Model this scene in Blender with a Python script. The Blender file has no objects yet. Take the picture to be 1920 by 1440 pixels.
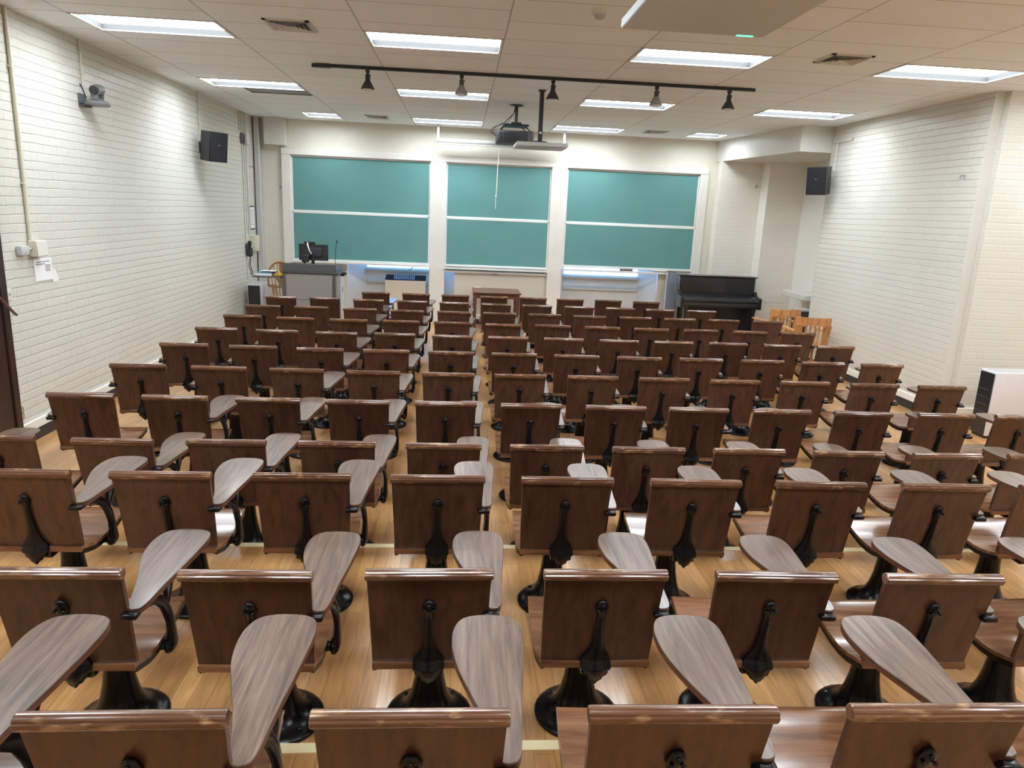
import bpy, bmesh, math, random
from mathutils import Vector, Matrix
S = bpy.context.scene
COL = S.collection
PI = math.pi
random.seed(4)

# ------------------------------------------------------------------ materials
def mat(name, col=(.8, .8, .8), rough=.5, metal=0., spec=.5, coat=0., emit=None, es=0.):
    m = bpy.data.materials.new(name); m.use_nodes = True
    b = m.node_tree.nodes['Principled BSDF']
    b.inputs['Base Color'].default_value = (*col, 1)
    b.inputs['Roughness'].default_value = rough
    b.inputs['Metallic'].default_value = metal
    b.inputs['Specular IOR Level'].default_value = spec
    b.inputs['Coat Weight'].default_value = coat
    b.inputs['Coat Roughness'].default_value = .12
    if emit:
        b.inputs['Emission Color'].default_value = (*emit, 1)
        b.inputs['Emission Strength'].default_value = es
    return m

def nd(m, t, **kw):
    n = m.node_tree.nodes.new(t)
    for k, v in kw.items(): setattr(n, k, v)
    return n

def lk(m, a, b): m.node_tree.links.new(a, b)

def bsdf(m): return m.node_tree.nodes['Principled BSDF']

def mixc(m, fac, a, b, blend='MIX'):
    n = nd(m, 'ShaderNodeMix', data_type='RGBA', blend_type=blend)
    if isinstance(fac, (int, float)): n.inputs[0].default_value = fac
    else: lk(m, fac, n.inputs[0])
    for i, x in ((6, a), (7, b)):
        if isinstance(x, tuple): n.inputs[i].default_value = (*x, 1)
        else: lk(m, x, n.inputs[i])
    return n.outputs[2]

def ramp(m, inp, stops):
    r = nd(m, 'ShaderNodeValToRGB'); e = r.color_ramp.elements
    while len(e) < len(stops): e.new(.5)
    for k, (p, c) in enumerate(stops):
        e[k].position = p; e[k].color = (*c, 1) if len(c) == 3 else c
    lk(m, inp, r.inputs[0]); return r.outputs[0]

def wood(name, dark, mid, light, scale, rough=.3, coat=.3, vary=.25, scuff=None):
    """grain running along the axis whose scale is smallest; each object is cut from another place of the wood"""
    m = mat(name, mid, rough, coat=coat); b = bsdf(m)
    tc = nd(m, 'ShaderNodeTexCoord'); oi = nd(m, 'ShaderNodeObjectInfo')
    mul = nd(m, 'ShaderNodeVectorMath', operation='MULTIPLY_ADD'); 
    comb = nd(m, 'ShaderNodeCombineXYZ')
    for k, f in enumerate((37., 53., 71.)):
        mm = nd(m, 'ShaderNodeMath', operation='MULTIPLY'); mm.inputs[1].default_value = f
        lk(m, oi.outputs['Random'], mm.inputs[0]); lk(m, mm.outputs[0], comb.inputs[k])
    lk(m, tc.outputs['Object'], mul.inputs[0]); mul.inputs[1].default_value = scale; lk(m, comb.outputs[0], mul.inputs[2])
    n1 = nd(m, 'ShaderNodeTexNoise'); n1.inputs['Scale'].default_value = 1.; n1.inputs['Detail'].default_value = 6.
    n1.inputs['Roughness'].default_value = .62; n1.inputs['Distortion'].default_value = .5
    lk(m, mul.outputs[0], n1.inputs['Vector'])
    c = ramp(m, n1.outputs['Fac'], [(.32, dark), (.5, mid), (.68, light)])
    v = nd(m, 'ShaderNodeMapRange'); v.inputs['To Min'].default_value = 1 - vary; v.inputs['To Max'].default_value = 1 + vary
    lk(m, oi.outputs['Random'], v.inputs['Value'])
    hs = nd(m, 'ShaderNodeHueSaturation'); lk(m, c, hs.inputs['Color']); lk(m, v.outputs[0], hs.inputs['Value'])
    out = hs.outputs[0]
    if scuff:
        n2 = nd(m, 'ShaderNodeTexNoise'); n2.inputs['Scale'].default_value = .9; n2.inputs['Detail'].default_value = 5.
        mu2 = nd(m, 'ShaderNodeVectorMath', operation='MULTIPLY_ADD'); mu2.inputs[1].default_value = (14, 30, 60)
        lk(m, tc.outputs['Object'], mu2.inputs[0]); lk(m, comb.outputs[0], mu2.inputs[2]); lk(m, mu2.outputs[0], n2.inputs['Vector'])
        f = ramp(m, n2.outputs['Fac'], [(.56, (0, 0, 0)), (.7, (1, 1, 1))])
        out = mixc(m, f, out, scuff)
    lk(m, out, b.inputs['Base Color'])
    bp = nd(m, 'ShaderNodeBump'); bp.inputs['Strength'].default_value = .06; bp.inputs['Distance'].default_value = .004
    lk(m, n1.outputs['Fac'], bp.inputs['Height']); lk(m, bp.outputs[0], b.inputs['Normal'])
    return m

def wall_vec(m, ax):
    """the two wall directions as a texture plane: ax 0 = wall runs along x, 1 = along y"""
    g = nd(m, 'ShaderNodeTexCoord'); s = nd(m, 'ShaderNodeSeparateXYZ'); c = nd(m, 'ShaderNodeCombineXYZ')
    lk(m, g.outputs['Object'], s.inputs[0]); lk(m, s.outputs[ax], c.inputs[0]); lk(m, s.outputs[2], c.inputs[1])
    return c.outputs[0]

def brick_mat(name, ax, col, strength=.8):
    m = mat(name, col, .34, spec=.5); b = bsdf(m); v = wall_vec(m, ax)
    nz = nd(m, 'ShaderNodeTexNoise'); nz.inputs['Scale'].default_value = 7.; lk(m, v, nz.inputs['Vector'])
    ad = nd(m, 'ShaderNodeVectorMath', operation='MULTIPLY_ADD'); ad.inputs[1].default_value = (.016, .016, 0)
    lk(m, nz.outputs['Color'], ad.inputs[0]); lk(m, v, ad.inputs[2])
    t = nd(m, 'ShaderNodeTexBrick', offset=.5)
    t.inputs['Scale'].default_value = 1.; t.inputs['Brick Width'].default_value = .215; t.inputs['Row Height'].default_value = .0762
    t.inputs['Mortar Size'].default_value = .0055; t.inputs['Mortar Smooth'].default_value = .6
    t.inputs['Color1'].default_value = (1, 1, 1, 1); t.inputs['Color2'].default_value = (.55, .55, .55, 1); t.inputs['Mortar'].default_value = (0, 0, 0, 1)
    lk(m, ad.outputs[0], t.inputs['Vector'])
    th = nd(m, 'ShaderNodeTexBrick', offset=0.)          # the bed joints read stronger than the upright ones under the paint
    th.inputs['Scale'].default_value = 1.; th.inputs['Brick Width'].default_value = 400.; th.inputs['Row Height'].default_value = .0762
    th.inputs['Mortar Size'].default_value = .0060; th.inputs['Mortar Smooth'].default_value = .7
    lk(m, ad.outputs[0], th.inputs['Vector'])
    n2 = nd(m, 'ShaderNodeTexNoise'); n2.inputs['Scale'].default_value = 26.; n2.inputs['Detail'].default_value = 4.; lk(m, v, n2.inputs['Vector'])
    m1 = nd(m, 'ShaderNodeMath', operation='MULTIPLY_ADD'); m1.inputs[1].default_value = .5; lk(m, t.outputs['Color'], m1.inputs[0])
    m0 = nd(m, 'ShaderNodeMath', operation='MULTIPLY'); m0.inputs[1].default_value = .35; lk(m, n2.outputs['Fac'], m0.inputs[0]); lk(m, m0.outputs[0], m1.inputs[2])
    mx = nd(m, 'ShaderNodeMath', operation='MULTIPLY_ADD'); mx.inputs[1].default_value = -.5
    lk(m, th.outputs['Fac'], mx.inputs[0]); lk(m, m1.outputs[0], mx.inputs[2])
    bp = nd(m, 'ShaderNodeBump'); bp.inputs['Strength'].default_value = strength; bp.inputs['Distance'].default_value = .009
    lk(m, mx.outputs[0], bp.inputs['Height']); lk(m, bp.outputs[0], b.inputs['Normal'])
    n3 = nd(m, 'ShaderNodeTexNoise'); n3.inputs['Scale'].default_value = 1.3; n3.inputs['Detail'].default_value = 3.; lk(m, v, n3.inputs['Vector'])
    c = ramp(m, n3.outputs['Fac'], [(.3, tuple(x * .95 for x in col)), (.7, col)])
    c = mixc(m, th.outputs['Fac'], c, tuple(x * .985 for x in col))
    lk(m, c, b.inputs['Base Color'])
    return m

def plaster(name, col, rough=.5):
    m = mat(name, col, rough); b = bsdf(m); g = nd(m, 'ShaderNodeTexCoord')
    n = nd(m, 'ShaderNodeTexNoise'); n.inputs['Scale'].default_value = 9.; n.inputs['Detail'].default_value = 5.; lk(m, g.outputs['Object'], n.inputs['Vector'])
    lk(m, ramp(m, n.outputs['Fac'], [(.3, tuple(x * .96 for x in col)), (.7, col)]), b.inputs['Base Color'])
    bp = nd(m, 'ShaderNodeBump'); bp.inputs['Strength'].default_value = .08; bp.inputs['Distance'].default_value = .01
    lk(m, n.outputs['Fac'], bp.inputs['Height']); lk(m, bp.outputs[0], b.inputs['Normal'])
    return m

def floor_mat():
    m = mat('maple_boards', (.5, .3, .13), .3, coat=.35); b = bsdf(m)
    g = nd(m, 'ShaderNodeTexCoord'); s = nd(m, 'ShaderNodeSeparateXYZ'); c = nd(m, 'ShaderNodeCombineXYZ')
    lk(m, g.outputs['Object'], s.inputs[0]); lk(m, s.outputs[1], c.inputs[0]); lk(m, s.outputs[0], c.inputs[1])
    t = nd(m, 'ShaderNodeTexBrick', offset=.37, offset_frequency=2)
    t.inputs['Scale'].default_value = 1.; t.inputs['Brick Width'].default_value = .85; t.inputs['Row Height'].default_value = .078
    t.inputs['Mortar Size'].default_value = .0011; t.inputs['Mortar Smooth'].default_value = .2
    t.inputs['Color1'].default_value = (.56, .315, .128, 1); t.inputs['Color2'].default_value = (.41, .213, .08, 1); t.inputs['Mortar'].default_value = (.2, .1, .045, 1)
    lk(m, c.outputs[0], t.inputs['Vector'])
    n = nd(m, 'ShaderNodeTexNoise'); n.inputs['Scale'].default_value = 1.; n.inputs['Detail'].default_value = 7.; n.inputs['Distortion'].default_value = .8
    mp = nd(m, 'ShaderNodeVectorMath', operation='MULTIPLY'); mp.inputs[1].default_value = (46, 4, 1); lk(m, g.outputs['Object'], mp.inputs[0]); lk(m, mp.outputs[0], n.inputs['Vector'])
    gr = ramp(m, n.outputs['Fac'], [(.3, (.72, .66, .58)), (.62, (1.08, 1.06, 1.04))])
    c1 = mixc(m, .8, t.outputs['Color'], gr, 'MULTIPLY')
    n2 = nd(m, 'ShaderNodeTexNoise'); n2.inputs['Scale'].default_value = 1.7; n2.inputs['Detail'].default_value = 4.; lk(m, g.outputs['Object'], n2.inputs['Vector'])
    c2 = mixc(m, .5, c1, ramp(m, n2.outputs['Fac'], [(.35, (.78, .72, .64)), (.65, (1.1, 1.1, 1.08))]), 'MULTIPLY')
    lk(m, c2, b.inputs['Base Color'])
    bp = nd(m, 'ShaderNodeBump'); bp.inputs['Strength'].default_value = .15; bp.inputs['Distance'].default_value = .002; bp.invert = True
    lk(m, t.outputs['Fac'], bp.inputs['Height']); lk(m, bp.outputs[0], b.inputs['Normal'])
    return m

def ceiling_mat():
    m = mat('ceiling_tile', (.74, .70, .68), .8); b = bsdf(m)
    g = nd(m, 'ShaderNodeTexCoord'); s = nd(m, 'ShaderNodeSeparateXYZ'); c = nd(m, 'ShaderNodeCombineXYZ')
    lk(m, g.outputs['Object'], s.inputs[0])
    a = nd(m, 'ShaderNodeMath', operation='ADD'); a.inputs[1].default_value = 3.3275 + 1.2192 * 20; lk(m, s.outputs[0], a.inputs[0])
    a2 = nd(m, 'ShaderNodeMath', operation='ADD'); a2.inputs[1].default_value = -7.385 + .6096 * 60; lk(m, s.outputs[1], a2.inputs[0])
    lk(m, a2.outputs[0], c.inputs[0]); lk(m, a.outputs[0], c.inputs[1])
    t = nd(m, 'ShaderNodeTexBrick', offset=.5)
    t.inputs['Scale'].default_value = 1.; t.inputs['Brick Width'].default_value = .6096; t.inputs['Row Height'].default_value = 1.2192
    t.inputs['Mortar Size'].default_value = .005; t.inputs['Mortar Smooth'].default_value = .3
    t.inputs['Color1'].default_value = (.88, .94, .985, 1); t.inputs['Color2'].default_value = (.845, .905, .95, 1); t.inputs['Mortar'].default_value = (.36, .36, .36, 1)
    lk(m, c.outputs[0], t.inputs['Vector'])
    lk(m, t.outputs['Color'], b.inputs['Base Color'])
    return m

def iron_mat():
    m = mat('black_cast_iron', (.0045, .0045, .005), .24, spec=.32); b = bsdf(m); g = nd(m, 'ShaderNodeTexCoord')
    n = nd(m, 'ShaderNodeTexNoise'); n.inputs['Scale'].default_value = 40.; n.inputs['Detail'].default_value = 3.; lk(m, g.outputs['Object'], n.inputs['Vector'])
    bp = nd(m, 'ShaderNodeBump'); bp.inputs['Strength'].default_value = .18; bp.inputs['Distance'].default_value = .003
    lk(m, n.outputs['Fac'], bp.inputs['Height']); lk(m, bp.outputs[0], b.inputs['Normal'])
    return m

def board_mat():
    m = mat('green_board', (.11, .35, .31), .55); b = bsdf(m); g = nd(m, 'ShaderNodeTexCoord')
    n = nd(m, 'ShaderNodeTexNoise'); n.inputs['Scale'].default_value = 1.6; n.inputs['Detail'].default_value = 5.; lk(m, g.outputs['Object'], n.inputs['Vector'])
    lk(m, ramp(m, n.outputs['Fac'], [(.35, (.098, .262, .256)), (.7, (.115, .285, .278))]), b.inputs['Base Color'])
    return m

M = {}
M['floor'] = floor_mat()
M['ceil'] = ceiling_mat()
WALL = (.655, .64, .575)
M['brickL'] = brick_mat('painted_brick_side', 1, WALL)
M['brickF'] = brick_mat('painted_brick_front', 0, WALL, .4)
M['brickLit'] = brick_mat('painted_brick_pier_lit', 0, (.84, .82, .745), .6)  # same paint as the walls, lightened so the piers look brightly lit
M['recess'] = plaster('recess_paint_lit', (.82, .80, .75), .4)  # the white wall paint in a lighter copy, light put into the colour
M['plaster'] = plaster('cream_plaster', (.70, .67, .58))
M['white'] = plaster('white_paint', (.68, .67, .625), .35)
M['offwhite'] = mat('off_white_metal', (.74, .72, .66), .35)
M['frame'] = plaster('pale_board_frame', (.74, .72, .67), .35)
M['alu'] = mat('pale_aluminium', (.78, .78, .76), .3, metal=.15)
M['green'] = board_mat()
M['iron'] = iron_mat()
M['back'] = wood('dark_varnished_oak', (.034, .0135, .0078), (.066, .0265, .015), (.09, .038, .022), (30, 30, 2.), .34, .25, .2)
M['rail'] = wood('worn_oak_rail', (.075, .028, .013), (.118, .050, .025), (.17, .08, .044), (3, 60, 60), .25, .4, .2, scuff=(.33, .19, .095))
M['seat'] = wood('varnished_oak_seat', (.10, .04, .018), (.17, .075, .035), (.24, .115, .058), (2.5, 30, 30), .22, .4, .25)
M['tablet'] = wood('walnut_laminate', (.046, .025, .017), (.112, .067, .046), (.172, .112, .081), (48, 3., 20), .33, .25, .12)
M['tabedge'] = mat('tablet_edge', (.12, .045, .022), .35)
M['oak'] = wood('golden_oak', (.36, .15, .045), (.52, .245, .085), (.62, .32, .125), (20, 20, 2), .35, .2, .1)
M['oakd'] = wood('orange_oak', (.30, .12, .045), (.42, .19, .08), (.52, .27, .12), (18, 18, 2), .35, .2, .08)
M['desk'] = wood('reddish_brown_table', (.07, .026, .018), (.12, .045, .03), (.16, .065, .045), (3, 24, 24), .35, .2, .05)
M['door'] = wood('dark_door_wood', (.018, .0075, .006), (.034, .014, .010), (.05, .021, .014), (20, 20, 1.5), .4, .2, .05)
M['black'] = mat('black_plastic', (.018, .019, .022), .4)
M['blackgloss'] = mat('black_lacquer', (.016, .017, .020), .25, coat=.3)
M['char'] = mat('charcoal', (.03, .031, .036), .5)
M['grille'] = mat('speaker_grille', (.012, .012, .014), .6, spec=.25)
M['dgrey'] = mat('dark_grey_laminate', (.075, .077, .085), .5)
M['pgrey'] = mat('warm_grey_laminate', (.25, .235, .22), .5)
M['lgrey'] = mat('light_grey', (.50, .50, .50), .4)
M['silver'] = mat('silver_plastic', (.17, .175, .18), .35, metal=.2)
M['mic'] = mat('pale_grey_panel', (.60, .66, .72), .5)
M['chrome'] = mat('chrome', (.75, .75, .75), .15, metal=1.)
M['beige'] = mat('beige_enamel', (.66, .60, .50), .45)
M['cover'] = mat('conduit_cream', (.66, .63, .50), .4)
M['paper'] = mat('paper', (.86, .86, .86), .7)
M['ink'] = mat('ink', (.12, .12, .13), .7)
M['yellow'] = mat('yellow_plastic', (.85, .48, .02), .4)
M['blue'] = mat('blue_card', (.12, .36, .58), .5)
M['bluegrey'] = mat('blue_grey_board', (.20, .22, .27), .5)
M['basewhite'] = mat('white_gloss_trim', (.80, .79, .73), .3)
M['baseblack'] = mat('black_rubber_base', (.02, .022, .024), .45)
M['nosing'] = mat('pale_nosing', (.74, .64, .38), .5)
M['rope'] = mat('white_cord', (.8, .78, .72), .7)
M['purwhite'] = mat('purifier_white', (.66, .645, .66), .35)
M['lens'] = mat('lit_lens', (.9, .9, .9), .5, emit=(.86, .94, 1.), es=10.5)
M['house'] = mat('light_housing', (.05, .05, .05), .7, spec=.1)
M['matteblack'] = mat('matte_black', (.012, .012, .013), .9, spec=.02)
M['doorframe'] = mat('light_door_frame', (.75, .75, .74), .4)
M['tube'] = mat('screen_case', (.34, .335, .31), .55)
M['unlit'] = mat('unlit_panel', (.30, .32, .34), .6)
M['led'] = mat('green_led', (.1, .7, .4), .4, emit=(.08, .9, .42), es=1.2)
M['sky'] = mat('window_daylight', (.6, .75, 1.), .5, emit=(.26, .50, 1.), es=2.1)
M['bulb'] = mat('lamp_glass', (.7, .7, .7), .1, spec=.8)
M['glassdark'] = mat('dark_glass', (.01, .01, .012), .08, spec=.7)
M['bronze'] = mat('outlet_bronze', (.38, .30, .17), .4, metal=.3)

# ------------------------------------------------------------------ mesh helpers
class MB:
    def __init__(s): s.bm = bmesh.new()
    def box(s, lo, hi, bev=0., mtx=None, seg=1):
        c = [(a + b) / 2 for a, b in zip(lo, hi)]; d = [abs(b - a) for a, b in zip(lo, hi)]
        r = bmesh.ops.create_cube(s.bm, size=1., matrix=Matrix.Translation(c) @ Matrix.Diagonal((*d, 1)))
        vs = r['verts']
        if bev > 0:
            es = list({e for v in vs for e in v.link_edges})
            r2 = bmesh.ops.bevel(s.bm, geom=es, offset=min(bev, min(d) * .45), segments=seg, affect='EDGES', profile=.5, clamp_overlap=True)
            vs = list({v for f in r2['faces'] for v in f.verts} | {v for v in vs if v.is_valid})
        if mtx is not None: bmesh.ops.transform(s.bm, matrix=mtx, verts=[v for v in vs if v.is_valid])
        return s
    def quad(s, *p):
        s.bm.faces.new([s.bm.verts.new(q) for q in p]); return s
    def prism(s, outline, z0, z1, f=lambda x, y, z: (x, y, z), bev=0.):
        """an outline (x, y) with thickness z0..z1; f maps (x, y, z) into place"""
        n = len(outline); rings = []
        if bev:
            cx = sum(p[0] for p in outline) / n; cy = sum(p[1] for p in outline) / n
            def ins(p):
                d = math.hypot(p[0] - cx, p[1] - cy) or 1; k = 1 - bev / d
                return (cx + (p[0] - cx) * k, cy + (p[1] - cy) * k)
            lev = [(z0, True), (z0 + bev, False), (z1 - bev, False), (z1, True)]
        else:
            ins = lambda p: p; lev = [(z0, False), (z1, False)]
        for z, i in lev: rings.append([s.bm.verts.new(f(*(ins(p) if i else p), z)) for p in outline])
        for a, b in zip(rings, rings[1:]):
            for k in range(n): s.bm.faces.new((a[k], a[(k + 1) % n], b[(k + 1) % n], b[k]))
        s.bm.faces.new(rings[0][::-1]); s.bm.faces.new(rings[-1]); return s
    def loft(s, rings, cap=True, closed=True):
        R = [[s.bm.verts.new(p) for p in r] for r in rings]; n = len(R[0])
        for a, b in zip(R, R[1:]):
            for k in range(n if closed else n - 1): s.bm.faces.new((a[k], a[(k + 1) % n], b[(k + 1) % n], b[k]))
        if cap: s.bm.faces.new(R[0][::-1]); s.bm.faces.new(R[-1])
        return s
    def lathe(s, prof, c=(0, 0, 0), n=24, axis='z', cap=True):
        rings = []
        for r, z in prof:
            ring = []
            for k in range(n):
                a = 2 * PI * k / n; x, y = r * math.cos(a), r * math.sin(a)
                p = (x, y, z) if axis == 'z' else ((z, x, y) if axis == 'x' else (x, z, -y))
                ring.append((c[0] + p[0], c[1] + p[1], c[2] + p[2]))
            rings.append(ring)
        return s.loft(rings, cap)
    def tube(s, pts, r, n=8, sx=1.):
        """a round bar along pts (radius r, a number or a list); sx squeezes it along x"""
        P = [Vector(p) for p in pts]; R = r if isinstance(r, (list, tuple)) else [r] * len(P); rings = []
        up = Vector((0, 0, 1)); prev = None
        for i, p in enumerate(P):
            t = ((P[min(i + 1, len(P) - 1)] - P[max(i - 1, 0)])).normalized()
            if prev is None:
                a = t.cross(up)
                if a.length < .05: a = t.cross(Vector((0, 1, 0)))
            else: a = prev - t * prev.dot(t)
            a.normalize(); b = t.cross(a); prev = a
            ring = []
            for k in range(n):
                an = 2 * PI * k / n; q = a * (R[i] * math.cos(an)) + b * (R[i] * math.sin(an)); q.x *= sx
                ring.append(tuple(p + q))
            rings.append(ring)
        return s.loft(rings)
    def ball(s, c, r, n=12, sc=(1, 1, 1)):
        bmesh.ops.create_uvsphere(s.bm, u_segments=n, v_segments=max(6, n // 2), radius=r, matrix=Matrix.Translation(c) @ Matrix.Diagonal((*sc, 1))); return s
    def build(s, name, m, parent=None, ang=38, mirror=False):
        bm = s.bm
        if mirror:
            for v in bm.verts: v.co.x = -v.co.x
            bmesh.ops.reverse_faces(bm, faces=bm.faces[:])
        bmesh.ops.recalc_face_normals(bm, faces=bm.faces[:])
        for f in bm.faces: f.smooth = True
        for e in bm.edges:
            if len(e.link_faces) != 2 or e.calc_face_angle(0) > math.radians(ang): e.smooth = False
        me = bpy.data.meshes.new(name); bm.to_mesh(me); bm.free()
        me.materials.append(M[m] if isinstance(m, str) else m)
        o = bpy.data.objects.new(name, me); COL.objects.link(o)
        if parent: o.parent = parent
        return o

def tag(o, label=None, cat=None, group=None, kind=None):
    if label: o['label'] = label
    if cat: o['category'] = cat
    if group: o['group'] = group
    if kind: o['kind'] = kind
    return o

def thing(name, loc, label, cat, group=None, rz=0.):
    o = bpy.data.objects.new(name, None); COL.objects.link(o)
    o.location = loc; o.rotation_euler = (0, 0, rz); o.empty_display_size = .05
    return tag(o, label, cat, group)

def struct(name, mb, m, label=None, cat=None, ang=38):
    o = mb.build(name, m, None, ang); tag(o, label, cat, None, 'structure'); return o

def simple(name, mb, m, label, cat, group=None):
    return tag(mb.build(name, m), label, cat, group)

def copy_tree(o, parent=None):
    c = o.copy(); COL.objects.link(c); c.parent = parent
    for ch in list(o.children): copy_tree(ch, c)
    return c

def spline(pts, n=6):
    """closed Catmull-Rom through pts"""
    out = []; N = len(pts)
    for i in range(N):
        p0, p1, p2, p3 = pts[i - 1], pts[i], pts[(i + 1) % N], pts[(i + 2) % N]
        for k in range(n):
            t = k / n; q = []
            for a in range(2):
                q.append(.5 * (2 * p1[a] + (p2[a] - p0[a]) * t + (2 * p0[a] - 5 * p1[a] + 4 * p2[a] - p3[a]) * t * t + (3 * p1[a] - p0[a] - 3 * p2[a] + p3[a]) * t ** 3))
            out.append(tuple(q))
    return out
# ------------------------------------------------------------------ room shell (metres; camera stands at x = y = 0)
XL, XR, YF, YB, ZC = -3.785, 5.62, 14.02, -2.2, 3.635
YR, YE, XW = 7.70, 11.2, 7.6          # the side wall by the piano starts at YR and ends at YE; the back of the room is wider (XW)
T1, T2, H1, H2 = 4.18, 2.30, .124, .249   # two shallow steps towards the back
struct('floor', MB().box((XL - .2, T1, -.12), (XW + .2, YF + .6, 0)), 'floor')
struct('floor_middle_step', MB().box((XL - .2, T2, -.12), (XW + .2, T1, H1)), 'floor')
struct('floor_back_step', MB().box((XL - .2, YB - .2, -.12), (XW + .2, T2, H2)), 'floor')
struct('trim_1', MB().box((XL, T1 - .045, H1), (XW, T1 + .004, H1 + .003)), 'nosing')
struct('trim_2', MB().box((XL, T2 - .045, H2), (XW, T2 + .004, H2 + .003)), 'nosing')

G = [-3.3275 + 1.2192 * k for k in range(8)]
TY = [.68, 3.727, 6.775, 9.823, 12.871]
LIGHTS = []                                # (x0, x1, y0, y1)
G += [G[7] + 1.2192, G[7] + 2.4384 - .05]     # bounds of an unseen light file added to brighten right side and ceiling
for y in TY[:4]:
    for k in (0, 2, 4, 6): LIGHTS.append((G[k], G[k + 1], y, y + .61))
for y in TY[:3]: LIGHTS.append((G[8], G[9], y, y + .61))
for k in (2, 4): LIGHTS.append((G[k], G[k + 1], TY[4], TY[4] + .61))
LIGHTS.append((G[1] - .6096, G[1], TY[4], TY[4] + .61)); LIGHTS.append((G[6], G[6] + .6096, TY[4], TY[4] + .61))
TEE = .012
HOLES = [(a + TEE, b - TEE, c + TEE, d - TEE) for a, b, c, d in LIGHTS]
UNLIT = (-2.96, G[1] - TEE, 10.455, 10.93)
HOLES.append(UNLIT)
mb = MB(); xs = sorted({XL - .1, XW + .1} | {v for h in HOLES for v in h[:2]}); ys = sorted({YB - .1, YF + .6} | {v for h in HOLES for v in h[2:]})
for a, b in zip(xs, xs[1:]):
    for c, d in zip(ys, ys[1:]):
        mx, my = (a + b) / 2, (c + d) / 2
        if not any(h[0] < mx < h[1] and h[2] < my < h[3] for h in HOLES):
            mb.quad((a, c, ZC), (a, d, ZC), (b, d, ZC), (b, c, ZC))
bmesh.ops.remove_doubles(mb.bm, verts=mb.bm.verts[:], dist=1e-5)
struct('ceiling', mb, 'ceil')

struct('wall_left', MB().box((XL - .15, YB, 0), (XL, YF + .4, ZC)), 'brickL')
struct('wall_back', MB().box((XL - .15, YB - .15, 0), (XW + .15, YB, ZC)), 'white')
struct('wall_near_right', MB().box((XW, YB, 0), (XW + .15, YR, ZC)), 'brickL')
# side wall by the piano: brick face, chamfered corner, face that looks to the back of the room
struct('wall_right', MB().box((XR, YR + .10, 0), (XR + .7, YE, ZC)), 'brickL')
struct('wall_right_return', MB().box((XR + .11, YR, 0), (XW + .15, YR + .098, ZC)), 'brickF')
struct('trim_3', MB().box((XR, YR + .085, 0), (XR + .108, YR + .0995, ZC)), 'white')
struct('wall_recess', MB().box((XR + .70, YE - .3, 0), (XR + .85, YF + .4, ZC)), 'recess')
struct('wall_soffit', MB().prism([(4.80, YF), (5.12, YE), (XR + .70, YE), (XR + .70, YF)], 3.255, ZC - .001), 'white', ang=20)
struct('trim_4', MB().box((5.93, 12.05, .885), (XR + .70, 12.95, .985), .012), 'white')          # sill in the recess
# front wall: plaster with two window niches behind the boards
N1, N2, NZ, NY = (-2.15, -.115), (1.75, 3.87), 2.9, YF + .45
mb = MB()
for a, b, c, d in ((XL, N1[0], 0, ZC), (N1[1], N2[0], 0, ZC), (N2[1], 4.84, 0, ZC), (N1[0], N1[1], NZ, ZC), (N2[0], N2[1], NZ, ZC)):
    mb.box((a, YF, c), (b, YF + .1, d))
struct('wall_front', mb, 'plaster')
for i, (a, b) in enumerate((N1, N2)):
    mb = MB()
    for (p, q) in (((a, YF + .1), (a + .32, NY)), ((b - .30, NY), (b, YF + .1))):
        mb.quad((p[0], p[1], 0), (q[0], q[1], 0), (q[0], q[1], NZ), (p[0], p[1], NZ))
    mb.box((a, NY, 0), (b, NY + .1, 1.0)); mb.box((a, NY, 2.75), (b, NY + .1, NZ + .1)); mb.box((a, YF + .1, NZ), (b, NY, NZ + .1))
    struct('wall_niche_%d' % (i + 1), mb, 'white', ang=15)
    mb = MB().box((a + .30, NY - .06, .925), (b - .28, NY - .001, .985), .01).box((a + .32, NY - .06, .70), (b - .30, NY - .001, .755), .008)
    struct('trim_%d' % (5 + i), mb, 'white')
    struct('window_%d' % (i + 1), MB().box((a + .05, NY + .02, 1.0), (b - .05, NY + .05, 2.75)), 'sky')
# stepped brick piers between the boards and the recess
struct('wall_front_pier', MB().box((4.83, 13.74, 0), (5.68, YF + .1, 3.26)), 'brickLit')
struct('wall_front_corner', MB().box((5.62, 13.42, 0), (XR + .70, 13.80, 3.26)), 'brickLit')
struct('wall_beam_end', MB().box((-3.58, 13.86, 3.165), (-3.215, YF, ZC - .001)), 'white')
struct('trim_7', MB().box((-3.765, 13.86, 0), (-3.67, YF, ZC - .001), .01), 'lgrey')
# skirting: black rubber strip below, white moulding above
def skirt(name, runs):
    k = MB(); w = MB()
    for (x0, y0, x1, y1, z) in runs:
        k.box((x0, y0, z), (x1, y1, z + .10)); w.box((x0, y0, z + .10), (x1, y1, z + .185), .006)
    struct(name, w, 'basewhite'); struct(name + '_strip', k, 'baseblack')
skirt('baseboard_left', [(XL, T1, XL + .022, 13.85, 0), (XL, T2, XL + .022, T1, H1), (XL, YB, XL + .022, T2, H2)])
skirt('baseboard_right', [(XR - .022, YR + .14, XR, YE, 0), (XR + .13, YR - .022, XW, YR, 0)])
skirt('baseboard_front', [(XL, YF - .022, N1[0], YF, 0), (N1[1], YF - .022, N2[0], YF, 0), (N2[1], YF - .022, 4.83, YF, 0)])

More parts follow.
